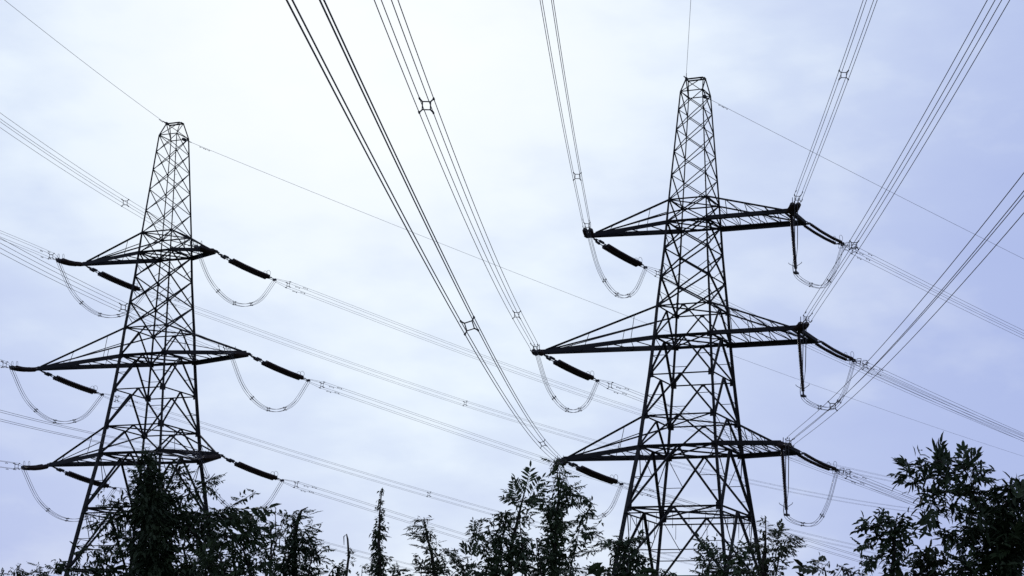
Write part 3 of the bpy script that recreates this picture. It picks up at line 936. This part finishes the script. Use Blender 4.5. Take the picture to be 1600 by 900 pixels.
# 3 twiggy shrub
tree('twiggy_shrub', 'twiggy see-through shrub with small leaf tufts between two darker shrubs', 'shrub', 33,
     [(424, 990), (423, 900), (423, 850), (422, 815)],
     [[(423, 880), (432, 845), (446, 808)], [(423, 880), (412, 850), (414, 822)], [(423, 860), (431, 830), (430, 798)]],
     [(432, 850, 18, 18, 6, 'narrow', 20, .2)],
     fronds=[(446, 825, 447, 802, 'narrow', .7)],
     mi=1, seed=3, r0=.035, lpx0=8, fst='narrow',
     leafy=[([(418, 794), (422, 806)], [3, 4], .8), ([(430, 793), (431, 800)], [3, 3], .9), ([(444, 802), (442, 818)], [3.5, 4], .9), ([(424, 818), (440, 822)], [4, 4], .7), ([(424, 815), (424, 850), (425, 880)], [3, 4, 4], .7),
            ([(438, 830), (436, 860)], [5, 5], .55), ([(410, 850), (404, 866)], [5, 4], .7), ([(418, 880), (430, 902)], [8, 12], .9), ([(446, 842), (450, 870)], [3, 4], .7)])
# 4 leaning tree
tree('leaning_tree', 'dark leaning tree with a curled tip, left of the thin bare sapling', 'tree', 30,
     [(462, 990), (460, 900), (458, 850), (464, 812), (472, 798), (482, 793)], [],
     [(455, 890, 24, 10, 9, 'hang', 24, .1), (474, 856, 12, 14, 5, 'hang', 22, 0)],
     fronds=[(470, 800, 486, 793, 'hang', .4), (480, 806, 500, 796, 'narrow', .3), (478, 830, 490, 825, 'hang', .4), (500, 862, 518, 850, 'hang', .3), (500, 876, 516, 873, 'hang', .3)],
     mi=0, seed=4, r0=.07, lpx0=9,
     leafy=[([(470, 797), (464, 809), (460, 822), (459, 843), (455, 862), (447, 881), (443, 903)], [1.5, 3.5, 5.5, 8, 10, 11, 15], 2.4), ([(478, 806), (489, 813), (485, 824)], [1.5, 1.2, 1.5], .8), ([(470, 828), (489, 825)], [3, 2], 1),
            ([(470, 835), (479, 845), (489, 862), (485, 881), (481, 903)], [5, 7, 6, 8, 12], 1.8), ([(489, 877), (498, 862), (506, 853)], [4, 3, 1.5], 1), ([(503, 874), (512, 872)], [2, 1.5], .9), ([(494, 838), (492, 856)], [1.5, 3], .9), ([(466, 850), (468, 880)], [8, 8], .8)])
# 5 thin stem
tree('thin_sapling', 'thin bare-topped sapling with a looped tip left of the spire tree', 'sapling', 36,
     [(540, 990), (541, 900), (545, 868), (543, 842), (541, 834), (537, 838), (538, 852)], [],
     [], fronds=[(546, 866, 555, 862, 'scale', .5), (545, 880, 556, 876, 'scale', .5)], mi=1, seed=5, r0=.03, lpx0=7, fst='scale',
     leafy=[([(545, 858), (547, 870), (542, 883), (540, 902)], [2, 3.5, 3.5, 5], 1), ([(547, 864), (553, 863)], [1.5, 1.5], .9), ([(548, 877), (552, 880)], [2.5, 2], .9), ([(565, 902), (566, 888), (573, 880)], [4, 2.5, 1.3], .9), ([(572, 891), (582, 891)], [1.5, 1], .9)])
tree('low_shrub', 'low tufty shrub between the leaning tree and the thin sapling', 'shrub', 32,
     [(524, 990), (526, 905), (527, 890)], [], [(526, 896, 8, 8, 5, 'hang', 18, .5)], mi=0, seed=6, r0=.03, lpx0=9,
     leafy=[([(513, 900), (521, 888), (529, 883), (532, 900)], [4, 4, 3, 5], 1.1)])
# 6 spire
tree('spire_tree', 'slender upright spire-shaped tree standing alone near the middle', 'tree', 35,
     [(594, 990), (594, 900), (592, 850), (593, 800), (597, 763)], [],
     [(592, 850, 3, 24, 12, 'scale', 13, 1.0)],
     fronds=[(594, 782, 597, 763, 'scale', .7), (595, 797, 603, 794, 'scale', .4), (595, 808, 603, 805, 'scale', .4), (596, 838, 611, 839, 'scale', .3), (593, 815, 586, 808, 'scale', .5)],
     mi=0, seed=7, r0=.05, lpx0=8, fst='scale',
     leafy=[([(597, 768), (596, 775), (593.5, 792), (592.5, 808), (594, 823), (590, 837), (590, 853), (592, 867), (592, 903)], [.7, 1.2, 1.8, 2.6, 3.2, 4.6, 5.2, 6.5, 13], 3.4), ([(595, 796), (602, 795)], [2, 1.3], 1), ([(595, 807), (602, 806)], [2, 1.3], 1),
            ([(596, 824), (604, 825)], [3, 1.5], 1), ([(597, 836), (610, 839)], [2.5, 1.5], 1), ([(588, 828), (585, 840)], [2, 2.5], 1), ([(600, 868), (606, 880)], [4, 3], 1), ([(580, 884), (577, 900)], [2, 4], 1)])
tree('low_shrub', 'low leafy shrub just right of the foot of the spire tree', 'shrub', 31,
     [(625, 990), (625, 905), (624, 890)], [], [(624, 896, 8, 6, 4, 'hang', 18, .4)], mi=1, seed=8, r0=.03, lpx0=9,
     leafy=[([(615, 900), (614, 888)], [3, 3], 1), ([(622, 903), (622, 886)], [6, 4], 1), ([(632, 900), (642, 897)], [4, 3], 1)])
# 7 layered sprig tree
tree('layered_tree', 'small tree with flat tiers of leaves pointing left, right of the spire tree', 'tree', 29,
     [(682, 990), (680, 900), (675, 867), (668, 840), (662, 810)], [],
     [(668, 892, 14, 8, 5, 'hang', 22, .2), (695, 886, 14, 8, 4, 'hang', 22, .2)],
     fronds=[(669, 813, 646, 812, 'feather', .3), (668, 823, 638, 823, 'feather', .25), (672, 840, 638, 832, 'feather', .3), (674, 838, 644, 838, 'feather', .3), (672, 858, 648, 850, 'feather', .3),
             (690, 862, 718, 858, 'hang', .3), (700, 864, 721, 876, 'hang', .4)],
     mi=1, seed=9, r0=.05, lpx0=8, fst='narrow',
     leafy=[([(662, 808), (665, 820), (667, 833), (670, 850), (675, 867), (678, 883), (680, 903)], [2, 2.5, 3.5, 4.5, 5.5, 8, 12], 2.0), ([(647, 813), (667, 812)], [1.5, 2], 1), ([(642, 823), (663, 822)], [1.5, 3], 1), ([(640, 833), (670, 837)], [2.5, 4], 1.1),
            ([(650, 851), (668, 860)], [2, 3], .9), ([(647, 869), (662, 887)], [3, 5], 1.1), ([(672, 833), (681, 843), (683, 853), (678, 860)], [2.5, 2.5, 2.5, 2], 1), ([(680, 870), (693, 861), (717, 859)], [3, 2.5, 1.2], 1),
            ([(693, 860), (708, 865), (718, 873), (720, 884)], [2.5, 3, 3.5, 3.5], 1), ([(691, 889), (700, 878), (713, 874)], [4, 3, 2], 1), ([(655, 895), (698, 895)], [7, 8], 1.1), ([(706, 898), (716, 890)], [4, 3], .9)])
tree('low_shrub', 'low dark undergrowth filling the gap left of the ragged tree foot', 'shrub', 33,
     [(728, 990), (728, 915), (728, 896)], [], [(728, 896, 12, 6, 6, 'hang', 20, .4)], mi=0, seed=22, r0=.03, lpx0=9,
     leafy=[([(722, 900), (730, 884), (740, 880)], [6, 5, 5], 1.1), ([(738, 895), (750, 900)], [8, 8], 1.1)])
# 8 fan-topped
tree('fan_topped_tree', 'broad tree topped by a fan of fine leaves, left of the ragged tree', 'tree', 28,
     [(796, 990), (796, 900), (800, 850), (812, 800), (826, 742)], [],
     [(790, 868, 26, 16, 10, 'hang', 24, .1), (800, 893, 44, 8, 10, 'hang', 24, .2)],
     fronds=[(826, 775, 827, 728, 'feather', .75), (822, 778, 806, 744, 'feather', .7), (826, 780, 846, 744, 'feather', .7), (818, 782, 790, 764, 'feather', .5), (814, 786, 784, 775, 'feather', .45), (830, 784, 852, 756, 'feather', .6), (824, 784, 852, 774, 'feather', .5),
             (812, 790, 800, 752, 'feather', .7), (742, 836, 738, 812, 'feather', .6), (746, 836, 750, 814, 'feather', .6), (748, 838, 730, 844, 'feather', .5), (729, 872, 725, 850, 'spray', .5), (737, 874, 737, 850, 'spray', .5), (746, 876, 744, 852, 'spray', .5)],
     mi=0, seed=10, r0=.06, lpx0=9,
     leafy=[([(790, 797), (790, 816), (784, 847), (778, 879), (774, 903)], [5, 7.5, 10, 16, 24], 2.4), ([(798, 778), (812, 784), (826, 786), (848, 782)], [4, 5, 5, 4], .8), ([(811, 797), (813, 828), (817, 858), (821, 903)], [5, 6, 8, 14], 1.7), ([(741, 822), (742, 836), (758, 832), (777, 834)], [4, 4, 5, 6], .9),
            ([(752, 850), (765, 870)], [7, 9], .9), ([(838, 841), (842, 872), (846, 900)], [6, 7, 10], .9), ([(832, 818)], [3], .9), ([(800, 850), (802, 885)], [8, 10], .7), ([(746, 898), (768, 896)], [8, 9], 1.1), ([(765, 812), (772, 826)], [3, 5], .8), ([(822, 800), (830, 806)], [4, 3], .8), ([(752, 845), (775, 845)], [2.5, 4], 1)])
# 9 ragged
tree('ragged_tree', 'tall ragged dark tree reaching up to the lower left arm of the right pylon', 'tree', 30,
     [(864, 990), (864, 900), (868, 840), (874, 780), (870, 728)], [],
     [(867, 845, 8, 34, 12, 'narrow', 20, .2)],
     fronds=[(872, 740, 868, 720, 'narrow', .6), (868, 744, 860, 734, 'narrow', .5), (858, 794, 841, 794, 'feather', .3), (910, 886, 930, 889, 'feather', .3)],
     mi=0, seed=11, r0=.07, lpx0=9,
     leafy=[([(868, 722), (874, 737), (877, 752), (876, 773), (869, 794)], [3, 4, 4, 5.5, 8], 2.2), ([(869, 794), (869, 837), (864, 879), (861, 903)], [10, 11.5, 10.5, 15], 3.4), ([(880, 762), (887, 768), (904, 775), (916, 782), (921, 794), (911, 809), (904, 828), (901, 853), (893, 880), (890, 903)], [4, 6, 6, 4.5, 4.5, 4.5, 4, 4, 6, 9], 1.7),
            ([(890, 790), (885, 773)], [5, 7], 1.2), ([(904, 837), (922, 834), (933, 837)], [4, 3, 3], 1), ([(908, 826), (930, 824), (938, 815)], [2, 1.5, 1], .7), ([(908, 867), (931, 860)], [3, 2.5], .9), ([(921, 802), (927, 802)], [3, 2.5], 1), ([(857, 794), (843, 794)], [2.5, 1.5], 1), ([(858, 800), (850, 780)], [5, 4], .9),
            ([(857, 822), (846, 825)], [3, 2], 1), ([(855, 849), (849, 851)], [3, 2], 1), ([(877, 860), (887, 861)], [2, 2], 1), ([(876, 875), (884, 877)], [2.5, 2], .9), ([(864, 748), (866, 764)], [2.5, 3], .8), ([(888, 736), (884, 752)], [1.5, 3], .8), ([(896, 758), (892, 768)], [1.5, 3], .8), ([(846, 885), (852, 902)], [8, 10], .9), ([(906, 889), (931, 889)], [3, 2], 1), ([(838, 775), (844, 786)], [4, 5], .8)])
tree('low_shrub', 'small shrub top between the ragged tree and the right pylon', 'shrub', 33,
     [(944, 990), (944, 918), (946, 902)], [], [], fronds=[(956, 850, 936, 852, 'hang', .4)], mi=1, seed=23, r0=.03, lpx0=9, leafy=[([(938, 899), (945, 886), (954, 899)], [5, 6, 8], .9)])
# 10 shrubs at the right pylon's foot
tree('pylon_shrub', 'shrub in front of the left leg of the right pylon', 'shrub', 38,
     [(982, 990), (980, 900), (982, 870), (990, 848)], [],
     [(978, 880, 18, 16, 8, 'hang', 20, .2)], fronds=[(964, 848, 938, 852, 'feather', .4), (962, 856, 940, 846, 'feather', .4)], mi=0, seed=12, r0=.05, lpx0=10,
     leafy=[([(941, 851), (962, 846), (975, 852)], [3, 4, 5], 1), ([(969, 838), (977, 860), (973, 903)], [6, 12, 17], 1.1), ([(980, 852), (992, 845), (1004, 837)], [7, 7, 5], 1), ([(984, 868), (995, 876), (1009, 888), (1014, 902)], [7, 8, 9, 10], 1), ([(984, 899), (1045, 900)], [6, 5], 1.1), ([(1000, 845), (994, 870)], [5, 6], .8)])
tree('pylon_shrub', 'arching shrub inside the legs of the right pylon, lower right of its middle', 'shrub', 36,
     [(1108, 990), (1106, 905), (1108, 880), (1116, 865)], [],
     [(1130, 886, 26, 10, 8, 'hang', 22, .2)], fronds=[(1118, 876, 1092, 838, 'hang', .5), (1126, 880, 1108, 846, 'hang', .5), (1100, 895, 1096, 862, 'hang', .4)], mi=0, seed=13, r0=.05, lpx0=9,
     leafy=[([(1086, 842), (1103, 850), (1113, 866)], [3, 4, 3.5], .9), ([(1120, 846), (1122, 880)], [2.5, 4], .9), ([(1105, 868), (1098, 890), (1096, 903)], [5, 6, 9], 1), ([(1132, 872), (1154, 869), (1171, 873)], [8, 8, 8], 1), ([(1105, 894), (1186, 895)], [9, 10], 1.15), ([(1145, 856), (1175, 857)], [4, 6], .8), ([(1150, 880), (1170, 885)], [7, 8], .8)])
tree('pylon_shrub', 'tiered shrub just outside the right leg of the right pylon', 'shrub', 32,
     [(1195, 990), (1196, 905), (1197, 860), (1196, 812)], [],
     [(1198, 884, 22, 10, 7, 'hang', 22, .2)],
     fronds=[(1196, 824, 1196, 808, 'scale', .6), (1197, 829, 1212, 829, 'feather', .3), (1197, 836, 1213, 835, 'feather', .3), (1197, 843, 1213, 842, 'feather', .3), (1197, 850, 1212, 849, 'feather', .3), (1197, 832, 1184, 828, 'feather', .4),
             (1212, 850, 1220, 814, 'narrow', .5), (1216, 862, 1242, 836, 'hang', .5), (1222, 866, 1232, 874, 'hang', .5)],
     mi=1, seed=14, r0=.045, lpx0=8,
     leafy=[([(1196, 812), (1196, 835), (1194, 856), (1192, 880), (1192, 903)], [1.5, 4, 8, 14, 20], 1.05), ([(1219, 820), (1214, 850), (1206, 872)], [2, 3, 5], .9), ([(1240, 836), (1228, 846), (1218, 869), (1212, 900)], [4, 5.5, 6, 10], .95), ([(1237, 842), (1232, 866)], [3, 4], .8), ([(1182, 842), (1180, 862)], [4, 7], .9)])
# 11 sprigs
tree('small_sapling', 'small low sapling with a flat leaf spray, alone left of the round-leaved tree', 'sapling', 27,
     [(1290, 990), (1291, 905), (1288, 893), (1276, 886)], [],
     [], fronds=[(1286, 892, 1250, 886, 'broad', .25), (1282, 876, 1266, 877, 'broad', .3), (1284, 880, 1286, 869, 'broad', .5)], mi=1, seed=15, r0=.025, lpx0=9, fst='narrow',
     leafy=[([(1250, 887), (1269, 888), (1286, 893)], [1.5, 3.2, 2], 1.2), ([(1268, 877), (1280, 876)], [1.3, 1.5], 1), ([(1272, 878), (1273, 886)], [2, 2], 1), ([(1281, 877), (1286, 871)], [1.5, 3], 1), ([(1284, 882), (1295, 881)], [1.5, 2.5], 1)])
tree('low_shrub', 'low leafy shrub top just left of the round-leaved tree foot', 'shrub', 25,
     [(1322, 990), (1324, 905), (1326, 895)], [], [], mi=1, seed=16, r0=.03, lpx0=9, leafy=[([(1308, 900), (1316, 888), (1327, 893), (1342, 897)], [4, 4, 4, 4], 1)])
# 12 round-leaved tree
tree('round_leaved_tree', 'small tree with clusters of broad leaves left of the big right-hand tree', 'tree', 24,
     [(1394, 990), (1396, 900), (1396, 860), (1395, 825), (1384, 802)], [],
     [(1396, 840, 16, 16, 9, 'broad', 24, .2)],
     fronds=[(1376, 822, 1338, 828, 'broad', .3), (1360, 850, 1339, 858, 'broad', .3), (1384, 812, 1381, 798, 'broad', .6), (1368, 874, 1350, 881, 'broad', .3)],
     mi=0, seed=17, r0=.045, lpx0=12, fst='broad',
     leafy=[([(1402, 806), (1398, 823), (1398, 849), (1395, 872), (1395, 903)], [6, 13, 15, 9, 10], 1.1), ([(1381, 801)], [4], 1.1), ([(1340, 828), (1353, 822), (1379, 821)], [2, 4, 6], 1.1), ([(1405, 812), (1414, 815)], [5, 4], 1), ([(1408, 838), (1425, 836)], [8, 7], 1.1), ([(1364, 843), (1388, 842)], [5, 7], 1.1),
            ([(1341, 857), (1349, 851), (1361, 849)], [3, 3.5, 2], 1), ([(1351, 881), (1367, 872), (1380, 866)], [4, 5, 6], 1), ([(1358, 895), (1352, 885)], [3, 3], .9), ([(1384, 812), (1386, 826)], [5, 9], 1), ([(1405, 870), (1410, 880)], [5, 4], .8)])
# 13 big right tree
tree('large_tree', 'largest tree, at the lower right corner, with long drooping pointed leaves', 'tree', 22,
     [(1580, 990), (1575, 900), (1562, 840), (1536, 795), (1508, 760), (1490, 740)], [],
     [(1470, 744, 20, 8, 4, 'spray', 38, .1), (1490, 768, 34, 8, 5, 'spray', 38, -.2), (1565, 830, 30, 24, 14, 'spray', 36, 0), (1580, 865, 34, 26, 16, 'spray', 36, 0), (1520, 890, 50, 10, 12, 'spray', 30, .2)],
     fronds=[(1426, 750, 1415, 718, 'spray', .6), (1450, 745, 1438, 722, 'spray', .6), (1468, 742, 1467, 706, 'spray', .6), (1506, 738, 1504, 700, 'spray', .6), (1510, 738, 1542, 730, 'spray', .5), (1508, 744, 1544, 746, 'spray', .5), (1508, 735, 1524, 708, 'spray', .6),
             (1440, 752, 1466, 728, 'spray', .6), (1460, 756, 1490, 744, 'spray', .5), (1470, 768, 1500, 760, 'spray', .5), (1478, 748, 1480, 712, 'spray', .6), (1498, 770, 1528, 764, 'spray', .5), (1490, 752, 1470, 730, 'spray', .5), (1452, 762, 1480, 780, 'spray', .5), (1462, 788, 1450, 818, 'spray', .5), (1484, 780, 1498, 806, 'spray', .5), (1545, 785, 1552, 764, 'spray', .6), (1585, 785, 1596, 754, 'spray', .6), (1482, 835, 1484, 868, 'narrow', .5), (1503, 842, 1503, 870, 'narrow', .5), (1519, 846, 1518, 878, 'narrow', .5)],
     mi=0, seed=18, r0=.09, lpx0=18, asp=(.2, .3), fst='spray',
     leafy=[([(1416, 722), (1423, 744), (1435, 758), (1446, 772)], [2.5, 4.5, 4.5, 4], .9), ([(1428, 731), (1451, 727), (1468, 720), (1479, 727), (1493, 740)], [4, 7, 7, 7, 7], .5), ([(1447, 746), (1475, 750), (1495, 764)], [6, 7, 8], .45), ([(1506, 706), (1513, 720), (1522, 732), (1536, 730)], [2.5, 5, 5, 2.5], .9), ([(1524, 734), (1540, 744)], [3, 2.5], .9),
            ([(1503, 728), (1516, 748), (1521, 765), (1536, 780)], [5, 5, 7, 9], .5), ([(1449, 776), (1479, 768), (1507, 775), (1540, 790)], [4, 6, 8, 11], .4), ([(1451, 782), (1455, 800), (1450, 815), (1466, 811)], [3.5, 5, 4, 2.5], .8), ([(1470, 784), (1492, 801)], [3, 3], .6), ([(1507, 800), (1535, 811)], [6, 9], .9),
            ([(1589, 764), (1566, 795), (1566, 853), (1575, 905)], [6, 20, 28, 40], 1.5), ([(1594, 756), (1598, 800)], [4, 12], 1), ([(1542, 767), (1563, 781)], [4, 6], .9), ([(1505, 823), (1540, 830)], [5, 8], .9), ([(1461, 835), (1479, 842), (1493, 839), (1528, 842)], [5, 5, 4, 6], .9), ([(1482, 832), (1484, 858)], [1.5, 3], .8),
            ([(1503, 842), (1503, 864)], [3, 2.5], .9), ([(1519, 851), (1518, 872)], [3, 2], .9), ([(1493, 890), (1540, 892)], [9, 14], 1), ([(1590, 820), (1592, 880)], [18, 20], 1.1), ([(1540, 850), (1545, 880)], [12, 16], .9)])
tree('low_shrub', 'dark leafy shrub below the big right-hand tree, right of the round-leaved tree', 'shrub', 23,
     [(1440, 990), (1440, 905), (1444, 880)], [], [(1450, 888, 20, 8, 8, 'broad', 24, .3)], mi=1, seed=19, r0=.04, lpx0=12, fst='broad',
     leafy=[([(1424, 873), (1447, 867), (1456, 860)], [7, 8, 5], 1.1), ([(1440, 886), (1472, 880), (1478, 872)], [9, 9, 5], 1.1), ([(1425, 898), (1485, 898)], [8, 9], 1.1)])
# far left
tree('low_shrub', 'low twiggy shrub top at the very bottom left corner', 'shrub', 33,
     [(28, 990), (26, 915), (24, 898)], [[(26, 905), (16, 890)]], [], fronds=[(24, 898, 29, 884, 'narrow', .4), (6, 902, 3, 888, 'narrow', .4)], mi=1, seed=20, r0=.03, lpx0=8, leafy=[([(2, 890), (6, 900)], [2, 4], .8), ([(18, 899), (24, 890), (29, 885)], [4, 3, 1.5], .9), ([(30, 898), (44, 899)], [3, 4], 1)])
tree('low_shrub', 'low shrub with a curled shoot left of the left pylon leg', 'shrub', 34,
     [(74, 990), (74, 915), (72, 898)], [], [], fronds=[(84, 895, 94, 876, 'hang', .4)], mi=0, seed=21, r0=.04, lpx0=8,
     leafy=[([(48, 899), (57, 890), (58, 885), (62, 882)], [4, 2.5, 1.3, 1], .9), ([(62, 900), (70, 893), (76, 900)], [4, 4, 5], 1), ([(80, 896), (90, 882), (95, 877)], [5, 4, 2], 1), ([(88, 895), (106, 884)], [8, 8], 1.1)])
